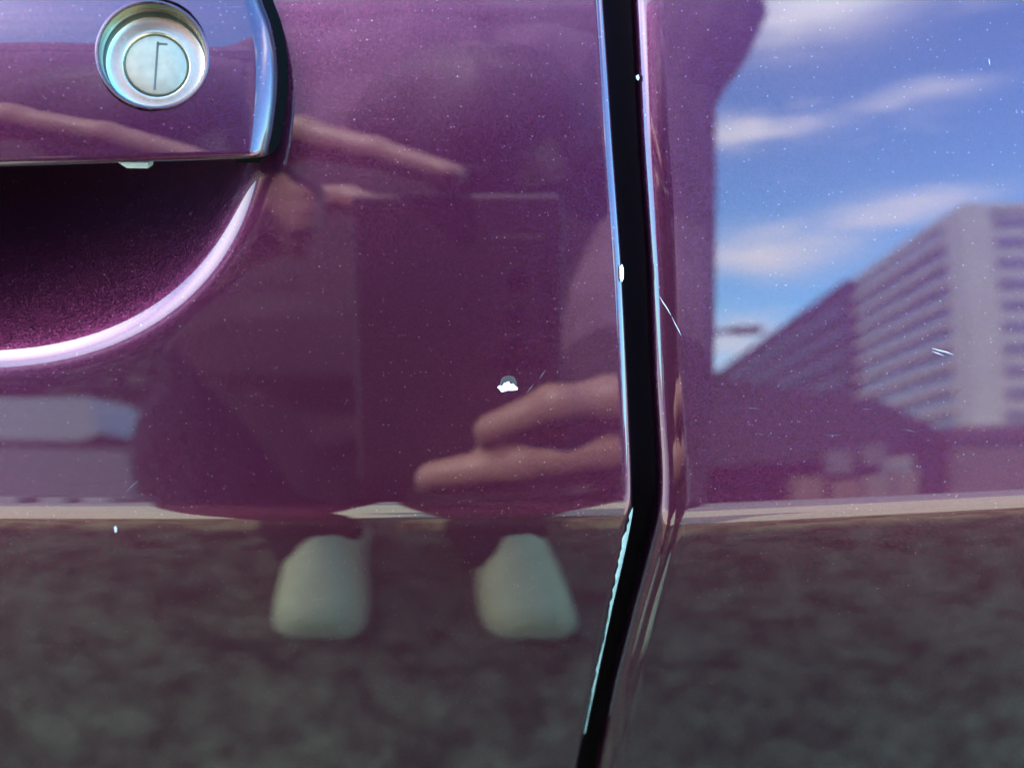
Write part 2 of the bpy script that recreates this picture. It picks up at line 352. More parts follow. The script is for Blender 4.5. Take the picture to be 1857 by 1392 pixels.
# inside of the grip seen from below, and a small pale piece
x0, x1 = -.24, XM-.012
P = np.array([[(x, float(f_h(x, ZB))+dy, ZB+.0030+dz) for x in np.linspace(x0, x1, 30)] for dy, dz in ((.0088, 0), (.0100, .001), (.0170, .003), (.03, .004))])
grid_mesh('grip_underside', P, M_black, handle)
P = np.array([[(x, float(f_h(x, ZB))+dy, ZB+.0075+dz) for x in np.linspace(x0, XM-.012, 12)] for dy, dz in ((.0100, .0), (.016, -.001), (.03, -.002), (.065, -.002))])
grid_mesh('sky_blocker', P, M_black, car)  # added plate that keeps overhead sky out of the recess
p = at(243, 300, lambda x, z: f_h(x, z)+.008)
piece = mesh('piece', [(p[0]-.0032, p[1], p[2]+.0006), (p[0]+.0030, p[1], p[2]+.0006), (p[0]+.0028, p[1], p[2]-.0006), (p[0]-.0016, p[1]+.0002, p[2]-.0006),
                   (p[0]-.0032, p[1]+.004, p[2]+.0006), (p[0]+.0030, p[1]+.004, p[2]+.0006), (p[0]+.0028, p[1]+.004, p[2]-.0006), (p[0]-.0016, p[1]+.004, p[2]-.0006)],
           [(0, 3, 2, 1), (4, 5, 6, 7), (0, 1, 5, 4), (1, 2, 6, 5), (2, 3, 7, 6), (3, 0, 4, 7)], M_piece, handle, smooth=False)
tag(piece, 'small pale piece under the grip')

# key lock, turned about the normal of the grip
ee = 1e-4
nrm = Vector(((f_h(LC[0]+ee, LC[2])-f_h(LC[0]-ee, LC[2]))/(2*ee), -1, (f_h(LC[0], LC[2]+ee)-f_h(LC[0], LC[2]-ee))/(2*ee))).normalized()
ax = Vector((1, 0, 0)); ax = (ax-nrm*ax.dot(nrm)).normalized(); az_ = ax.cross(nrm).normalized()
if az_.z < 0: az_ = -az_
LO = Vector(LC)
def lathe(name, prof, m, parent, n=96, close=False):
    V = []; Fc = []
    for (r, h) in prof:
        for i in range(n):
            a = 2*math.pi*i/n; V.append(LO+ax*(r*math.cos(a))+az_*(r*math.sin(a))+nrm*h)
    for j in range(len(prof)-1):
        for i in range(n):
            Fc.append((j*n+i, j*n+(i+1) % n, (j+1)*n+(i+1) % n, (j+1)*n+i))
    if close: Fc.append(tuple(range((len(prof)-1)*n, len(prof)*n)))
    return mesh(name, V, Fc, m, parent)
k = .000914
lock = lathe('door_lock', [(11.35*k, .00*k), (11.2*k, -.3*k), (11.0*k, -3.8*k), (10.95*k, -4.1*k)], M_steel, car)
lathe('lock_sleeve', [(10.95*k, -4.08*k), (10.8*k, -4.3*k), (10.75*k, -7.8*k)], M_sleeveb, lock)
lathe('lock_face', [(10.8*k, -7.5*k), (10.6*k, -7.62*k), (9.4*k, -7.66*k), (8.0*k, -7.68*k), (7.45*k, -7.58*k), (7.3*k, -7.62*k), (7.15*k, -7.85*k), (6.9*k, -8.0*k)], M_steel, lock)
tag(lock, 'bright round metal key lock set deep in the handle')
lathe('lock_bezel', [(12.05*k, -.9*k), (12.1*k, .05*k), (12.0*k, .24*k), (11.8*k, .34*k), (11.55*k, .28*k), (11.4*k, .05*k), (11.32*k, -.5*k)], M_paint, lock)
plug = lathe('lock_plug', [(6.9*k, -8.8*k), (6.9*k, -7.9*k), (6.75*k, -7.72*k), (6.5*k, -7.67*k), (3*k, -7.65*k), (.3*k, -7.65*k)], M_plug, lock, close=True)
def slot(name, cx_, cz2, w_, h_, lean):
    V = []
    for dh in (-7.6*k, -8.6*k):
        for sx, sz in ((-1, -1), (1, -1), (1, 1), (-1, 1)):
            V.append(LO+ax*((cx_+sx*w_/2+lean*sz*h_/2))+az_*(cz2+sz*h_/2)+nrm*dh)
    return mesh(name, V, [(0, 1, 2, 3), (7, 6, 5, 4), (0, 4, 5, 1), (1, 5, 6, 2), (2, 6, 7, 3), (3, 7, 4, 0)], M_slot, lock, smooth=False)
slot('key_slot', 0, -.0002, .5*k, 11.0*k, .06); slot('slot_mark', .0012, .0044, 2.2*k, .5*k, 0)

# ------------------------------------------------------------------ chips, scratches and a painted glint
def on(u, v, f, lift=.00006):
    p = at(u, v, f); return np.array([p[0], p[1]-lift, p[2]])
def patch(name, pts, f, m, parent, thick=.00025):         # small raised flake for chips and the painted glint
    n = len(pts); ctr = np.mean(pts, 0)
    top = [on(u, v, f, thick) for u, v in [ctr+(np.array(q)-ctr)*.86 for q in pts]]; bot = [on(u, v, f, -.0001) for u, v in pts]
    V = top+bot+[on(ctr[0], ctr[1], f, thick*1.15)]
    Fc = [(i, (i+1) % n, 2*n) for i in range(n)]+[(i+n, (i+1) % n+n, (i+1) % n, i) for i in range(n)]
    return mesh(name, V, Fc, m, parent, smooth=False)
tag(patch('chip_and_glint', [(901, 702), (906, 698), (910, 700), (914, 694), (923, 691), (926, 696), (931, 695), (936, 700), (940, 703), (939, 707), (930, 708), (921, 708), (914, 710), (909, 711), (905, 706)], f_d, M_primer, front), 'white chip through the paint')
M_ring = simple('worn paint round chip', (.013, .0075, .0085), .5)
patch('chip_edge', [(905, 699), (908, 688), (914, 682), (924, 680), (933, 683), (938, 692), (938, 699), (930, 694), (922, 690), (912, 694)], f_d, M_ring, front, .00008)
patch('chip_and_glint', [(1124, 484), (1128, 479), (1131, 486), (1131, 505), (1128, 512), (1124, 505)], lambda x, z: f_d(x, z)+.0001, M_primer, front, .0003)
patch('chip_and_glint', [(206, 955), (210, 952), (213, 957), (212, 965), (208, 966)], f_d, M_scr_glint, front, .0001)
patch('chip_and_glint', [(1153, 138), (1158, 135), (1160, 141), (1158, 147), (1154, 144)], lambda x, z: f_r(x, z)+.0012, M_scr_glint, rear, .0003)  # glint on the rear door edge, painted as a pale flake
def scratch(pts, wd, f, m, parent):
    P = [np.array(q, float) for q in pts]; Lf, Rg = [], []
    for i, q in enumerate(P):
        d = P[min(i+1, len(P)-1)]-P[max(i-1, 0)]; d /= np.linalg.norm(d); nn2 = np.array([-d[1], d[0]]); ww = wd*(.25 if i in (0, len(P)-1) else 1)
        Lf.append(on(*(q+nn2*ww), f)); Rg.append(on(*(q-nn2*ww), f))
    V = Lf+Rg; n = len(P)
    return mesh('scratch', V, [(i, i+1, n+i+1, n+i) for i in range(n-1)], m, parent)
for pts, wd in [([(1195, 536), (1203, 549), (1211, 561), (1217, 572)], .9), ([(1218, 574), (1225, 588), (1231, 599), (1235, 608)], .7),
                ([(1690, 631), (1703, 635), (1716, 638), (1729, 643)], 1.0), ([(1690, 637), (1700, 640), (1712, 645)], .8), ([(1793, 106), (1794, 112), (1795, 119)], .9)]:
    scratch(pts, wd, f_r, M_scr_glint, rear)
for pts, wd in [([(955, 712), (962, 703), (968, 696)], .8), ([(978, 687), (984, 678), (989, 671)], .8), ([(228, 892), (240, 880), (252, 870)], .7), ([(1060, 340), (1067, 352)], .7)]:
    scratch(pts, wd, f_d, M_scr2, front)
for i in range(5):                                     # dust and light washing marks
    u, v = rng.uniform(1260, 1640), rng.uniform(690, 800); l = rng.uniform(10, 34); s_ = rng.uniform(-.1, .25)
    scratch([(u, v), (u+l*.5, v+l*.5*s_), (u+l, v+l*s_)], .45, f_r, M_scr2, rear)
# jagged chipped paint along the trailing edge below the crease
zz = np.linspace(zk_d(.03)-.0008, at(1060, 1330, f_d)[2], 150); wob = smooth_arr(rng.normal(0, 1.5, 150), 7)
V = []
for i, z in enumerate(zz):
    t = i/149; wdt = (.0009*math.exp(-((t-.10)/.10)**2)+.0005*math.exp(-((t-.30)/.12)**2)+.00035*math.exp(-((t-.68)/.1)**2)+.00012)*(1+.45*wob[i]); wdt = max(wdt, .0001)
    x = float(xe_d(z)); y = float(f_d(x-.0016, z))
    V += [(x-.0002-wdt, y-.00005+max(0, .0016-wdt-.0002-.0006)*0, z), (x-.0001-wdt*.5, y-.00008+.0001, z), (x+.00012, y+.0009, z), (x+.00022, y+.0022, z)]
Fc = []
for i in range(149):
    for j in range(3): Fc.append((i*4+j, i*4+j+1, i*4+j+5, i*4+j+4))
tag(mesh('edge_chip', V, Fc, M_chip2, front), 'jagged pale line of chipped paint along the door edge')

# ------------------------------------------------------------------ the rest of the car (it shades the door and the ground)
zb = .165
yb = float(f_d(0, zb))
def strip(name, x0, x1, prof, m, nx=14):
    P = np.array([[(x, y, z) for x in np.linspace(x0, x1, nx)] for y, z in prof]); return grid_mesh(name, P, m, car)
strip('belt_seal', -1.25, 1.0, [(yb-.004, zb-.028), (yb-.006, zb-.01), (yb+.004, zb+.004), (yb+.02, zb+.005)], M_black)
for nm, xa, xb_ in (('side_window', -.80, .00), ('side_window', .07, .78)):
    P = np.array([[(x*(1-t*.10)+.02*t, yb+.012+t*.20+.03*t*t, zb+t*.40) for x in np.linspace(xa, xb_, 16)] for t in np.linspace(0, 1, 8)]); grid_mesh(nm, P, M_glass, car)
P = np.array([[(x, yb+.013+t*.20+.03*t*t, zb+t*.40) for x in np.linspace(.0, .07, 4)] for t in np.linspace(0, 1, 8)]); grid_mesh('door_pillar', P, M_black, car)
yr = yb+.235; zr_ = zb+.40
prof = [(yr-.01, zr_-.01), (yr+.005, zr_+.02), (yr+.04, zr_+.045), (yr+.15, zr_+.07), (.88, zr_+.085), (1.76-yr-.15, zr_+.07), (1.76-yr-.04, zr_+.045), (1.76-yr, zr_+.02), (1.76-yr+.01, zr_-.01)]
strip('roof', -.72, .85, prof, M_paint)
P = np.array([[(-.72-.62*t, yr+(yb+.05-yr)*t+(1.76-yb-.05-yr+(yr-yb-.05)*2*(1-t)*0-(yr+(yb+.05-yr)*t)+yr)*s_ if False else (yr+(yb+.05-yr)*t)*(1-s_)+(1.76-(yr+(yb+.05-yr)*t))*s_, zr_+.02+.05*math.sin(math.pi*s_)*(1-t)-.40*t) for s_ in np.linspace(0, 1, 12)] for t in np.linspace(0, 1, 8)]); grid_mesh('windscreen', P, M_glass, car)
P = np.array([[(.85+.50*t, (yr+(yb+.05-yr)*t)*(1-s_)+(1.76-(yr+(yb+.05-yr)*t))*s_, zr_+.02+.05*math.sin(math.pi*s_)*(1-t)-.36*t) for s_ in np.linspace(0, 1, 12)] for t in np.linspace(0, 1, 8)]); grid_mesh('rear_window', P, M_glass, car)
side = [(-2.35, -.50), (-2.42, -.25), (-2.36, .0), (-2.2, .08), (-1.30, .165), (1.30, .185), (1.95, .17), (2.02, .0), (2.0, -.5), (1.72, -.55), (1.66, -.35), (1.5, -.24), (1.3, -.24), (1.14, -.35), (1.06, -.58), (-1.20, -.58), (-1.28, -.35), (-1.44, -.24), (-1.64, -.24), (-1.8, -.35), (-1.88, -.55)]
prism('body_shell', side, .10, 1.66, M_paint, car)
for nm, xa, xb_ in (('front_wing', -2.3, -.745), ('rear_wing', .79, 1.98)):
    zz2 = np.arange(-.24, .16, .01); P = np.array([[(x, float(f_d(0, z))+.004+.03*((x-(-.745 if x < 0 else .79)))**2, z) for x in np.linspace(xa, xb_, 12)] for z in zz2]); grid_mesh(nm, P, M_paint, car)
strip('sill', -1.2, 1.06, [(float(f_d(0, -.42))+.004, -.44), (float(f_d(0, -.42))+.012, -.52), (.10, -.60), (.2, -.61)], M_black)
def wheel(x, y):
    n = 40; V = []; Fc = []
    prof_ = [(.17, -.09), (.27, -.10), (.30, -.085), (.305, 0), (.30, .085), (.27, .10), (.17, .09)]
    for r, h in prof_:
        for i in range(n): a = 2*math.pi*i/n; V.append((x+r*math.cos(a), y+h, GROUND+.305+r*math.sin(a)))
    for j in range(len(prof_)-1):
        for i in range(n): Fc.append((j*n+i, j*n+(i+1) % n, (j+1)*n+(i+1) % n, (j+1)*n+i))
    t = mesh('wheel', V, Fc, M_tyre, car)
    V = []; Fc = []; prof_ = [(.19, -.07), (.16, -.085), (.15, -.05), (.05, -.065), (.01, -.06)]
    for r, h in prof_:
        for i in range(n): a = 2*math.pi*i/n; q = r*(1 if (i//4) % 2 or r > .155 else .97); V.append((x+q*math.cos(a), y+h, GROUND+.305+q*math.sin(a)))
    for j in range(len(prof_)-1):
        for i in range(n): Fc.append((j*n+i, j*n+(i+1) % n, (j+1)*n+(i+1) % n, (j+1)*n+i))
    mesh('rim', V, Fc, M_rim, t)
for x in (-1.54, 1.40):
    for y in (.17, 1.58): wheel(x, y)

# ------------------------------------------------------------------ ground
def ground_mat(name, col, mott=.35, scale=9.0, fine=170):
    m, t, b = mat(name); L = t.links.new; N = t.nodes.new
    tc = N('ShaderNodeTexCoord'); a = N('ShaderNodeTexNoise'); a.inputs['Scale'].default_value = scale; a.inputs['Detail'].default_value = 7; a.inputs['Roughness'].default_value = .74
    c = N('ShaderNodeTexVoronoi'); c.inputs['Scale'].default_value = fine
    L(tc.outputs['Object'], a.inputs['Vector']); L(tc.outputs['Object'], c.inputs['Vector'])
    cr = N('ShaderNodeValToRGB'); cr.color_ramp.elements[0].position = .38; cr.color_ramp.elements[1].position = .64
    cr.color_ramp.elements[0].color = (col[0]*(1-mott), col[1]*(1-mott*1.1), col[2]*(1-mott*1.1), 1); cr.color_ramp.elements[1].color = (col[0]*(1+mott), col[1]*(1+mott*1.05), col[2]*(1+mott), 1)
    L(a.outputs[0], cr.inputs[0])
    mr = N('ShaderNodeMapRange'); mr.inputs['To Min'].default_value = .75; mr.inputs['To Max'].default_value = 1.25; L(c.outputs['Distance'], mr.inputs[0])
    v = N('ShaderNodeVectorMath'); v.operation = 'SCALE'; L(cr.outputs[0], v.inputs[0]); L(mr.outputs[0], v.inputs['Scale']); L(v.outputs[0], b.inputs['Base Color'])
    b.inputs['Roughness'].default_value = .9; b.inputs['Specular IOR Level'].default_value = .2
    bp = N('ShaderNodeBump'); bp.inputs['Strength'].default_value = .5; bp.inputs['Distance'].default_value = .006; L(c.outputs['Distance'], bp.inputs['Height']); L(bp.outputs[0], b.inputs['Normal'])
    return m
def sheet(name, x0, x1, y0, y1, z, m):
    o = mesh(name, [(x0, y0, z), (x1, y0, z), (x1, y1, z), (x0, y1, z)], [(0, 1, 2, 3)], m, smooth=False); o['kind'] = 'structure'; return o
sheet('ground', -900, 900, -900, 900, GROUND-.004, ground_mat('far asphalt', (.22, .205, .18), .15, .5, 20))
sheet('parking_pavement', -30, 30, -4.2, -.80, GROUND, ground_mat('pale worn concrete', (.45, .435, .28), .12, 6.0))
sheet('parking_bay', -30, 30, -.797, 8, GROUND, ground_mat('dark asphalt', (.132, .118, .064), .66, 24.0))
kerb = box('kerb', (-30, -4.35, GROUND), (30, -4.205, GROUND+.012), simple('dark kerb stone', (.07, .065, .06), .8, noise=.3, scale=6)); kerb['kind'] = 'structure'

# ------------------------------------------------------------------ phone
phone = empty('smartphone', tuple(cam_p)); tag(phone, 'smartphone held upright in both hands, mirrored in the purple door', 'smartphone')
M_ph = simple('mauve phone back', (.060, .040, .052), .5); M_lens = simple('lens glass', (.004, .004, .006), .05, coat=1)
def in_phone(o):
    o.parent = phone; o.location = (0, 0, 0); o.rotation_euler = (R(90)-PITCH, 0, 0)
def pbox(name, lo, hi, m, bev):                          # phone axes: x right, y up, z towards the holder
    o = box(name, lo, hi, m, None, bev); o.parent = phone; o.location = (0, 0, 0); o.rotation_euler = (R(90)-PITCH, 0, 0); return o
pbox('body', (-.076, -.116, .0045), (.022, .046, .0125), M_ph, .0035)
pbox('screen', (-.073, -.113, .0126), (.019, .043, .0130), M_lens, .0001)
pbox('camera_bump', (-.012, -.045, .0030), (.014, .022, .0046), M_ph, .0007)
for y in (0, -.020, -.037):
    n = 32; V = [(.0055*math.cos(2*math.pi*i/n), y+.0055*math.sin(2*math.pi*i/n), .0030) for i in range(n)]+[(.0050*math.cos(2*math.pi*i/n), y+.0050*math.sin(2*math.pi*i/n), .0024) for i in range(n)]
    Fc = [(i, (i+1) % n, n+(i+1) % n, n+i) for i in range(n)]+[tuple(range(n, 2*n))]
    o = mesh('lens', V, Fc, M_lens, None); o.parent = phone; o.rotation_euler = (R(90)-PITCH, 0, 0)

# ------------------------------------------------------------------ photographer
M_coat = simple('dark vest cloth', (.036, .021, .026), .85, noise=.3, scale=30); M_trou = simple('dark trousers', (.012, .010, .013), .9, noise=.25, scale=25)
M_skin = simple('skin', (.40, .215, .165), .5, noise=.08, scale=90); M_hair = simple('dark hair', (.085, .055, .078), .6)
M_shoe = simple('beige suede shoe', (.96, .77, .40), .85, noise=.12, scale=60); M_sole = simple('pale shoe sole', (.62, .50, .30), .7)
person = empty('person', (-.09, -.5, GROUND)); tag(person, 'person in dark clothes and beige shoes photographing the car, mirrored in the door', 'person')
COAT, TROU, SKIN, SLEEVE, YOKE = 0, 1, 2, 3, 4
M_yoke_lit = simple('sunlit mauve jacket shoulders', (.19, .115, .17), .9, noise=.2, scale=14)  # sunlight on the shoulders put into the cloth colour
M_sleeve = simple('mauve jacket cloth', (.17, .10, .13), .9, noise=.25, scale=14)
bones = []
def bone(a, b, ra, rb, m): bones.append((np.array(a, float), np.array(b, float), ra, rb, m))
def chain(pts, m):
    for (a, ra), (b, rb) in zip(pts[:-1], pts[1:]): bone(a, b, ra, rb, m)
    if m == 2 and pts[1][1] < .0175:                       # knuckles
        for p, r in pts[1:-1]: bone(p, (p[0]+.0012, p[1], p[2]), r*1.13, r*1.13, m)
for sx, hx, kx in ((-1, -.180, -.200), (1, .000, -.012)):
    chain([((hx, -.60, .06), .095), ((hx+(kx-hx)*.5, -.57, -.14), .080), ((kx, -.545, -.36), .058), ((kx, -.565, -.50), .057), ((kx, -.56, -.68), .048), ((kx, -.525, -.745), .056), ((kx, -.495, -.760), .047), ((kx+.006, -.468, -.768), .043)], TROU)
bone((-.165, -.61, .10), (-.015, -.61, .10), .115, .115, COAT); bone((-.19, -.615, .02), (.01, -.615, .02), .095, .095, COAT)
bone((-.09, -.62, .12), (-.09, -.63, .25), .130, .125, COAT); bone((-.165, -.61, .14), (-.165, -.63, .25), .105, .105, COAT); bone((-.015, -.61, .14), (-.015, -.63, .25), .105, .105, COAT)
bone((-.09, -.645, .33), (-.09, -.66, .45), .125, .125, YOKE); bone((-.175, -.645, .33), (-.19, -.66, .45), .105, .105, YOKE); bone((-.005, -.645, .33), (.015, -.66, .45), .105, .105, YOKE)
bone((-.26, -.66, .52), (.09, -.66, .52), .088, .088, YOKE); bone((-.09, -.68, .50), (-.09, -.70, .36), .13, .13, YOKE); bone((-.20, -.61, .02), (.045, -.61, .10), .10, .10, COAT); bone((-.075, -.65, .50), (-.045, -.60, .42), .062, .056, SKIN)
chain([((-.295, -.66, .51), .080), ((-.34, -.62, .38), .066), ((-.40, -.57, .20), .062), ((-.285, -.43, .15), .052), ((-.180, -.322, .140), .040)], SLEEVE)
chain([((.135, -.66, .600), .086), ((.122, -.65, .53), .080), ((.092, -.635, .42), .067), ((.090, -.62, .22), .061), ((.078, -.50, .08), .050)], SLEEVE); bone((.078, -.50, .08), (.064, -.38, -.035), .050, .038, COAT)
# head, bent right over the phone
chain([((-.040, -.590, .400), .070), ((-.032, -.565, .350), .088), ((-.030, -.555, .325), .086)], SKIN)
bone((-.030, -.560, .275), (-.030, -.566, .262), .048, .040, COAT); bone((-.030, -.496, .276), (-.030, -.500, .262), .012, .016, COAT)
for s_ in (-1, 1):
    bone((-.030+s_*.086, -.575, .325), (-.030+s_*.088, -.575, .300), .013, .010, SKIN); bone((-.030+s_*.032, -.492, .298), (-.030+s_*.036, -.494, .299), .009, .009, COAT)
# left hand at the upper corner of the phone, forefinger along its top edge
chain([((-.205, -.345, .145), .027), ((-.165, -.300, .150), .028), ((-.128, -.272, .158), .024)], SKIN); bone((-.160, -.302, .130), (-.128, -.278, .128), .024, .020, SKIN)
bone((-.172, -.270, .160), (-.130, -.256, .166), .026, .021, SKIN)
chain([((-.128, -.264, .166), .0150), ((-.104, -.243, .176), .0125), ((-.068, -.236, .162), .0098), ((-.030, -.232, .145), .0082)], SKIN)
for zf, rf in ((.154, .0120), (.143, .0112), (.134, .0100)):
    chain([((-.140, -.284, zf), rf), ((-.124, -.256, zf+.004), rf), ((-.103, -.258, zf-.012), rf*.88), ((-.108, -.280, zf-.016), rf*.78)], SKIN)
chain([((-.150, -.316, .142), .0135), ((-.116, -.306, .158), .0115), ((-.088, -.290, .152), .0098), ((-.068, -.280, .142), .0084)], SKIN)
# right hand under the lower corner, fingers across its back
chain([((.064, -.38, -.035), .026), ((.060, -.335, -.012), .027), ((.052, -.302, .006), .024)], SKIN); bone((.062, -.335, -.030), (.052, -.302, -.018), .024, .020, SKIN)
bone((.052, -.284, .020), (.050, -.286, -.012), .017, .016, SKIN)
chain([((.054, -.292, .020), .0165), ((.044, -.266, .024), .0155), ((.018, -.257, .021), .0130), ((-.010, -.258, .010), .0100)], SKIN)
chain([((.054, -.294, .000), .0150), ((.043, -.270, -.002), .0145), ((.002, -.263, -.009), .0128), ((-.036, -.265, -.015), .0110)], SKIN)
chain([((.062, -.300, -.022), .0130), ((.044, -.284, -.032), .0110), ((.014, -.282, -.040), .0095), ((-.018, -.284, -.042), .0085)], SKIN)
chain([((.062, -.306, -.036), .0110), ((.046, -.296, -.052), .0092), ((.024, -.296, -.058), .0082), ((.004, -.298, -.058), .0072)], SKIN)
chain([((.066, -.342, .000), .0140), ((.054, -.328, .022), .0118), ((.034, -.312, .030), .0100), ((.010, -.304, .030), .0088)], SKIN)
def capsule(bm, a, b, ra, rb, n=14, rg=5):
    d = b-a; L = np.linalg.norm(d); d = d/L if L > 1e-9 else np.array([0, 0, 1.]); t = np.array([1, 0, 0]) if abs(d[0]) < .8 else np.array([0, 1., 0])
    u = np.cross(d, t); u /= np.linalg.norm(u); v = np.cross(d, u); rings = []
    for i in range(rg+1):
        ph = math.pi/2*(1-i/rg); rings.append((a-d*ra*math.sin(ph), ra*math.cos(ph)))
    for i in range(rg+1):
        ph = math.pi/2*i/rg; rings.append((b+d*rb*math.sin(ph), rb*math.cos(ph)))
    VS = [[bm.verts.new(c+(u*math.cos(2*math.pi*k_/n)+v*math.sin(2*math.pi*k_/n))*max(r, 1e-5)) for k_ in range(n)] for c, r in rings]
    for p_, q_ in zip(VS[:-1], VS[1:]):
        for k_ in range(n): bm.faces.new((p_[k_], p_[(k_+1) % n], q_[(k_+1) % n], q_[k_]))
    bm.faces.new(VS[0][::-1]); bm.faces.new(VS[-1])
bm = bmesh.new()
for a, b, ra, rb, m_ in bones: capsule(bm, a, b, ra, rb)
bmesh.ops.recalc_face_normals(bm, faces=bm.faces)
me = bpy.data.meshes.new('body_src'); bm.to_mesh(me); bm.free()
src = bpy.data.objects.new('body_src', me); C.objects.link(src)
rm = src.modifiers.new('r', 'REMESH'); rm.mode = 'VOXEL'; rm.voxel_size = .0034
sm = src.modifiers.new('s', 'SMOOTH'); sm.factor = .5; sm.iterations = 3
dg = bpy.context.evaluated_depsgraph_get(); bme = bpy.data.meshes.new_from_object(src.evaluated_get(dg)); bpy.data.objects.remove(src)
bme.name = 'body'; body = link('body', bme, None, person)
for m_ in (M_coat, M_trou, M_skin, M_sleeve, M_yoke_lit): bme.materials.append(m_)
nf = len(bme.polygons); ce = np.empty(nf*3, np.float32); bme.polygons.foreach_get('center', ce); ce = ce.reshape(-1, 3)
best = np.full(nf, 1e9); mi = np.zeros(nf, np.int32)
for a, b, ra, rb, m_ in bones:
    d = b-a; t = np.clip(((ce-a)@d)/max(d@d, 1e-12), 0, 1); q = np.linalg.norm(ce-(a+t[:, None]*d), axis=1)-(ra+(rb-ra)*t)
    s_ = q < best; best[s_] = q[s_]; mi[s_] = m_
bme.polygons.foreach_set('material_index', mi); bme.update()
def shoe(cx_, toe_in):
    secs = [(-.590, .028, .085), (-.575, .034, .10), (-.54, .037, .105), (-.50, .037, .095), (-.46, .038, .080), (-.42, .041, .068), (-.38, .043, .056), (-.352, .042, .048), (-.334, .036, .040), (-.323, .024, .026)]
    def loft(name, rings, m, parent):
        n = 20; V = []; Fc = []
        for rg_ in rings: V += rg_
        for j in range(len(rings)-1):
            for i in range(n): Fc.append((j*n+i, j*n+(i+1) % n, (j+1)*n+(i+1) % n, (j+1)*n+i))
        Fc += [tuple(range(n))[::-1], tuple(range((len(rings)-1)*n, len(rings)*n))]
        return mesh(name, V, Fc, m, parent)
    up_, so_ = [], []
    for y, w_, h_ in secs:
        xo = cx_+toe_in*(y+.56)
        up_.append([(xo+w_*np.sign(math.cos(a))*abs(math.cos(a))**.8, y, GROUND+.018+max(0, h_*math.sin(a)) if math.sin(a) > 0 else GROUND+.018) for a in [2*math.pi*i/20 for i in range(20)]])
        so_.append([(xo+(w_+.004)*np.sign(math.cos(a))*abs(math.cos(a))**.5, y+(.004 if y > -.4 else -.004), GROUND+.012+.011*np.sign(math.sin(a))*abs(math.sin(a))**.4) for a in [2*math.pi*i/20 for i in range(20)]])
    s = loft('shoe', up_, M_shoe, person); loft('sole', so_, M_sole, s)
shoe(-.188, .03); shoe(-.006, .13)
# hair: a cap over the skull
V = []; Fc = []; n = 28
for j in range(10):
    ph = R(90-j*11)
    for i in range(n):
        a = 2*math.pi*i/n; back = max(0, -math.sin(a)); r = .100*(1+.05*math.sin(5*a)*math.cos(ph)); low = 1 if math.sin(a) < .3 else .45
        zz_ = math.sin(ph) if math.sin(ph) > 0 else math.sin(ph)*low
        q_ = Matrix.Rotation(R(-66), 3, 'X') @ Vector((r*math.cos(ph)*math.cos(a), r*1.06*math.cos(ph)*math.sin(a), r*zz_)); V.append((-.032+q_.x, -.562+q_.y, .343+q_.z))
for j in range(9):
    for i in range(n): Fc.append((j*n+i, j*n+(i+1) % n, (j+1)*n+(i+1) % n, (j+1)*n+i))
mesh('hair', V, Fc, M_hair, person)

# ------------------------------------------------------------------ what stands behind the photographer
M_conc = simple('pale painted concrete', (.46, .42, .33), .8, noise=.08, scale=.3); M_win = simple('window band', (.16, .16, .17), .25, noise=.2, scale=.4)
M_dwin = simple('dark window band', (.034, .030, .034), .5); M_dark = simple('dark cladding', (.024, .019, .022), .7, noise=.2, scale=.3); M_brown = simple('brown brick', (.14, .10, .075), .85, noise=.15, scale=2)
ap = empty('apartment_building', (56, -118, GROUND)); tag(ap, 'pale apartment block with rows of window bands, mirrored at right in the rear door', 'building')
HB = 36.5
box('wall', (42, -137, GROUND), (72, -100, GROUND+HB), M_conc, ap); box('parapet', (41.6, -137.2, GROUND+HB), (72.4, -99.6, GROUND+HB+1.1), M_conc, ap)
for i in range(13):
    z0 = GROUND+1.2+i*2.75
    box('window_band', (41.75, -136, z0), (42.2, -104.5, z0+1.35), M_win, ap)
    box('balcony', (40.9, -136, z0-.9), (42.1, -104.5, z0-.1), M_conc, ap)
    box('window_band', (44.6, -100.2, z0), (71, -99.8, z0+1.3), M_win, ap)
box('corner_pier', (41.2, -104, GROUND), (44.0, -99.5, GROUND+HB+.4), M_conc, ap)
db = empty('dark_building', (50, -185, GROUND)); tag(db, 'long dark block running away beyond the pale apartment building', 'building')
box('wall', (41.0, -262, GROUND), (60, -137.4, GROUND+36.8), M_dark, db)
for i in range(8): box('window_band', (40.7, -261, GROUND+4+i*4), (41.1, -139, GROUND+5.5+i*4), M_dwin, db)
box('roof_edge', (40.6, -262.4, GROUND+36.8), (60.4, -137.3, GROUND+37.4), M_dark, db)
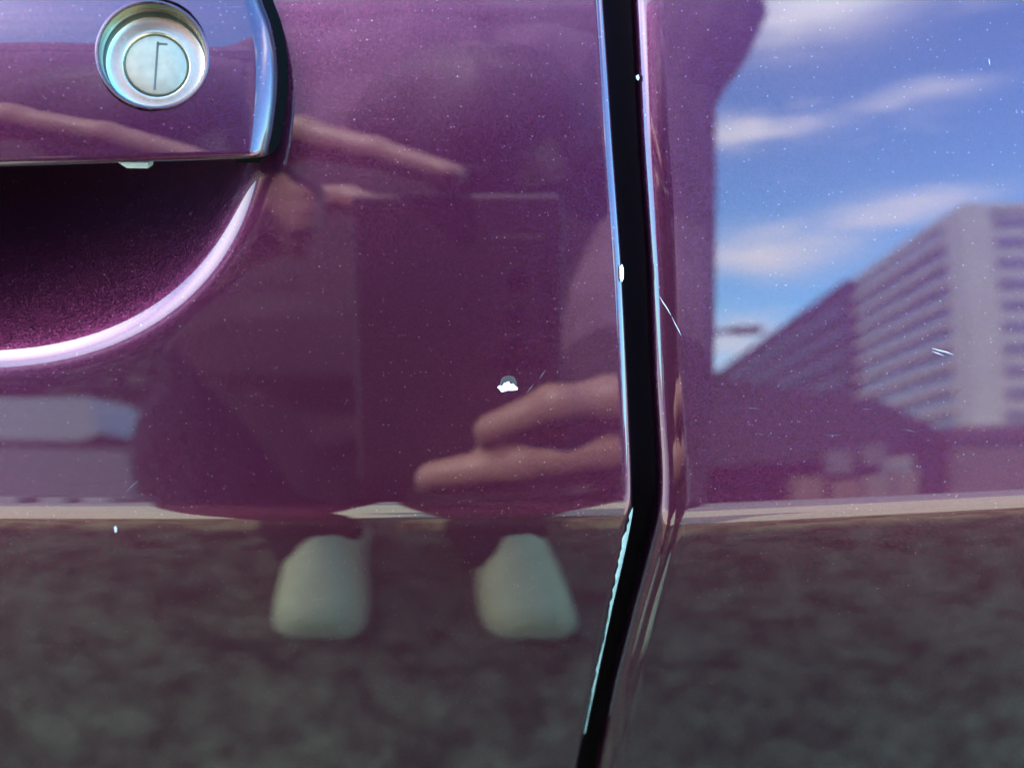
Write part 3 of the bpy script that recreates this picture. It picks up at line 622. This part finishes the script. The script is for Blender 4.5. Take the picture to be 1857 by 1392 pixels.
# low dark shed with a pitched roof and open lit bays, brown wall beside it
sh = empty('shed', (10, -31, GROUND)); tag(sh, 'low dark shed with lit bays below the pale building', 'shed')
def xz(azd_, y): return -y*math.tan(R(azd_))
yS = -32.0
prism('roof', [(xz(3, yS), GROUND+1.9), (xz(3, yS), 4.9), (xz(9.2, yS), 5.0), (xz(10.6, yS), 4.6), (xz(15, yS), 4.0), (xz(18, yS), 3.7), (xz(21.5, yS), 2.3), (xz(21.5, yS), 1.7)], yS, yS-6, M_dark, sh)
box('back_wall', (xz(3, yS), yS-6, GROUND), (xz(21, yS), yS-5.7, 2.2), M_dark, sh)
M_good = [simple('orange goods', (.20, .11, .06), .7), simple('cream goods', (.20, .15, .10), .7), simple('pale blue goods', (.13, .12, .11), .7)]
for i, (a0, a1, z0, z1, mi_) in enumerate([(13.2, 14.6, -.1, .8, 0), (15.0, 16.4, -.2, .6, 0), (16.6, 17.9, -.2, .8, 1), (18.1, 19.2, -.1, 1.0, 1), (15.2, 16.6, .9, 1.8, 2), (17, 18.2, 1.2, 2.0, 2)]):
    o = box('cabinet', (xz(a0, yS), yS+.2, GROUND), (xz(a1, yS), yS+1.2, z1), M_good[mi_]) if i < 4 else box('panel', (xz(a0, yS), yS+.02, z0), (xz(a1, yS), yS+.12, z1), M_good[mi_], sh)
    if i < 4: tag(o, ['orange cabinet at the left end of the shed bays', 'orange cabinet second from the left in the shed', 'cream cabinet third from the left in the shed', 'cream cabinet beside the dark shed pillar'][i], 'cabinet')
box('pillar', (xz(19.6, yS), yS+.05, GROUND), (xz(21.2, yS), yS+.9, 2.4), M_dark, sh)
bw = empty('brick_wall', (16, -30, GROUND)); tag(bw, 'brown brick wall at the right edge beyond the pavement', 'wall')
box('wall', (xz(21.6, -30), -30.6, GROUND), (30, -30, 2.0), M_brown, bw); box('coping', (xz(21.4, -30), -30.8, 2.0), (30.2, -29.8, 2.45), simple('dark coping', (.10, .055, .05), .8), bw)
# street lamp behind the photographer
lm = empty('street_lamp', (2.35, -15, GROUND)); tag(lm, 'dark street lamp with a short arm pointing right', 'street lamp')
M_pole = simple('dark pole', (.05, .045, .045), .6)
def tube(name, a, b, r0, r1, m, parent):
    bm = bmesh.new(); capsule(bm, np.array(a, float), np.array(b, float), r0, r1); bmesh.ops.recalc_face_normals(bm, faces=bm.faces); me = bpy.data.meshes.new(name); bm.to_mesh(me); bm.free(); return link(name, me, m, parent)
tube('pole', (2.35, -15, GROUND), (2.35, -15, 3.0), .07, .05, M_pole, lm); tube('arm', (2.35, -15, 3.0), (2.95, -15, 3.08), .05, .05, M_pole, lm); box('lamp_head', (2.8, -15.12, 3.0), (3.25, -14.88, 3.13), M_pole, lm, .03)
# grey van parked at the left
vn = empty('parked_van', (-6.6, -13, GROUND)); tag(vn, 'light grey van parked at the left behind the photographer', 'van')
M_van = simple('light grey van paint', (.20, .18, .17), .35, coat=.6); M_vlow = simple('grey van flank', (.12, .105, .105), .5)
yV = -12.6
prism('body', [(-10.2, -.4), (-10.2, .72), (-9.9, .78), (xz(-20.5, yV)-.0, .70), (xz(-20.0, yV), -.4)], yV-1.8, yV, M_vlow, vn)
prism('roof', [(-10.2, .73), (-10.0, 1.52), (xz(-22.6, yV), 1.50), (xz(-22.0, yV), .95), (xz(-22.8, yV), .83), (-9.0, .79)], yV-1.75, yV-.03, M_van, vn)
for x in (-9.3, -5.6):
    V = []; n = 24
    for yy in (yV+.03, yV-.2): V += [(x+.34*math.cos(2*math.pi*i/n), yy, GROUND+.34+.34*math.sin(2*math.pi*i/n)) for i in range(n)]
    mesh('wheel', V, [tuple(range(n)), tuple(range(2*n-1, n-1, -1))]+[(i, i+n, (i+1) % n+n, (i+1) % n) for i in range(n)], M_tyre, vn, smooth=False)
M_wb = simple('whitewashed block', (.26, .25, .24), .8)
for i, (x, nm) in enumerate(zip((-4.0, -4.42, -4.9, -5.4, -5.95), ('rightmost pale block in the row before the grey van', 'second pale block from the right before the grey van', 'middle pale block in the row before the grey van', 'second pale block from the left before the grey van', 'leftmost pale block in the row before the grey van'))):
    o = box('concrete_block', (x-.16, -10.2, GROUND), (x+.12, -9.9, GROUND+.62+.02*i), M_wb, None, .03); tag(o, nm, 'block', 'pale blocks before the van')

M_leaf = simple('dark evergreen leaves', (.022, .032, .018), .7, noise=.4, scale=3); M_trunk = simple('tree bark', (.06, .045, .035), .9, noise=.3, scale=8)
def tree(x, y, h, r, label):
    t = empty('evergreen_tree', (x, y, GROUND)); tag(t, label, 'tree', 'trees behind the van')
    tube('trunk', (x, y, GROUND), (x, y, GROUND+h*.8), .16, .05, M_trunk, t)
    n = 4200; q = rng.uniform(0, 1, n)**.75; a = rng.uniform(0, 2*np.pi, n); rad = r*(1-q)**.8*rng.uniform(.35, 1.05, n)*(1+.25*np.sin(3*a+9*q)); zc = GROUND+h*(.12+.88*q)
    V = []; Fc = []
    for i in range(n):
        c = np.array([x+rad[i]*math.cos(a[i]), y+rad[i]*math.sin(a[i]), zc[i]]); u = rng.normal(0, 1, 3); u /= np.linalg.norm(u); v = np.cross(u, rng.normal(0, 1, 3)); v /= np.linalg.norm(v)
        sz = rng.uniform(.10, .24); V += [c-u*sz, c+v*sz*.6, c+u*sz, c-v*sz*.6]; Fc.append((4*i, 4*i+1, 4*i+2, 4*i+3))
    mesh('crown', V, Fc, M_leaf, t, smooth=False)
tree(-6.5, -19, 7.0, 2.9, 'dark evergreen tree nearest the photographer behind the grey van'); tree(-10.6, -20, 7.6, 2.9, 'tall dark evergreen tree farther left behind the grey van')

wh = empty('warehouse', (-13, -26, GROUND)); tag(wh, 'dark low warehouse behind the evergreen trees at the left', 'warehouse')
box('wall', (-24, -30, GROUND), (-5.6, -25, GROUND+7.2), M_dark, wh); box('roof', (-24.3, -30.3, GROUND+7.2), (-5.3, -24.7, GROUND+7.6), M_dark, wh); box('shutter_door', (-12, -24.98, GROUND), (-9, -24.9, GROUND+3.2), M_dwin, wh)
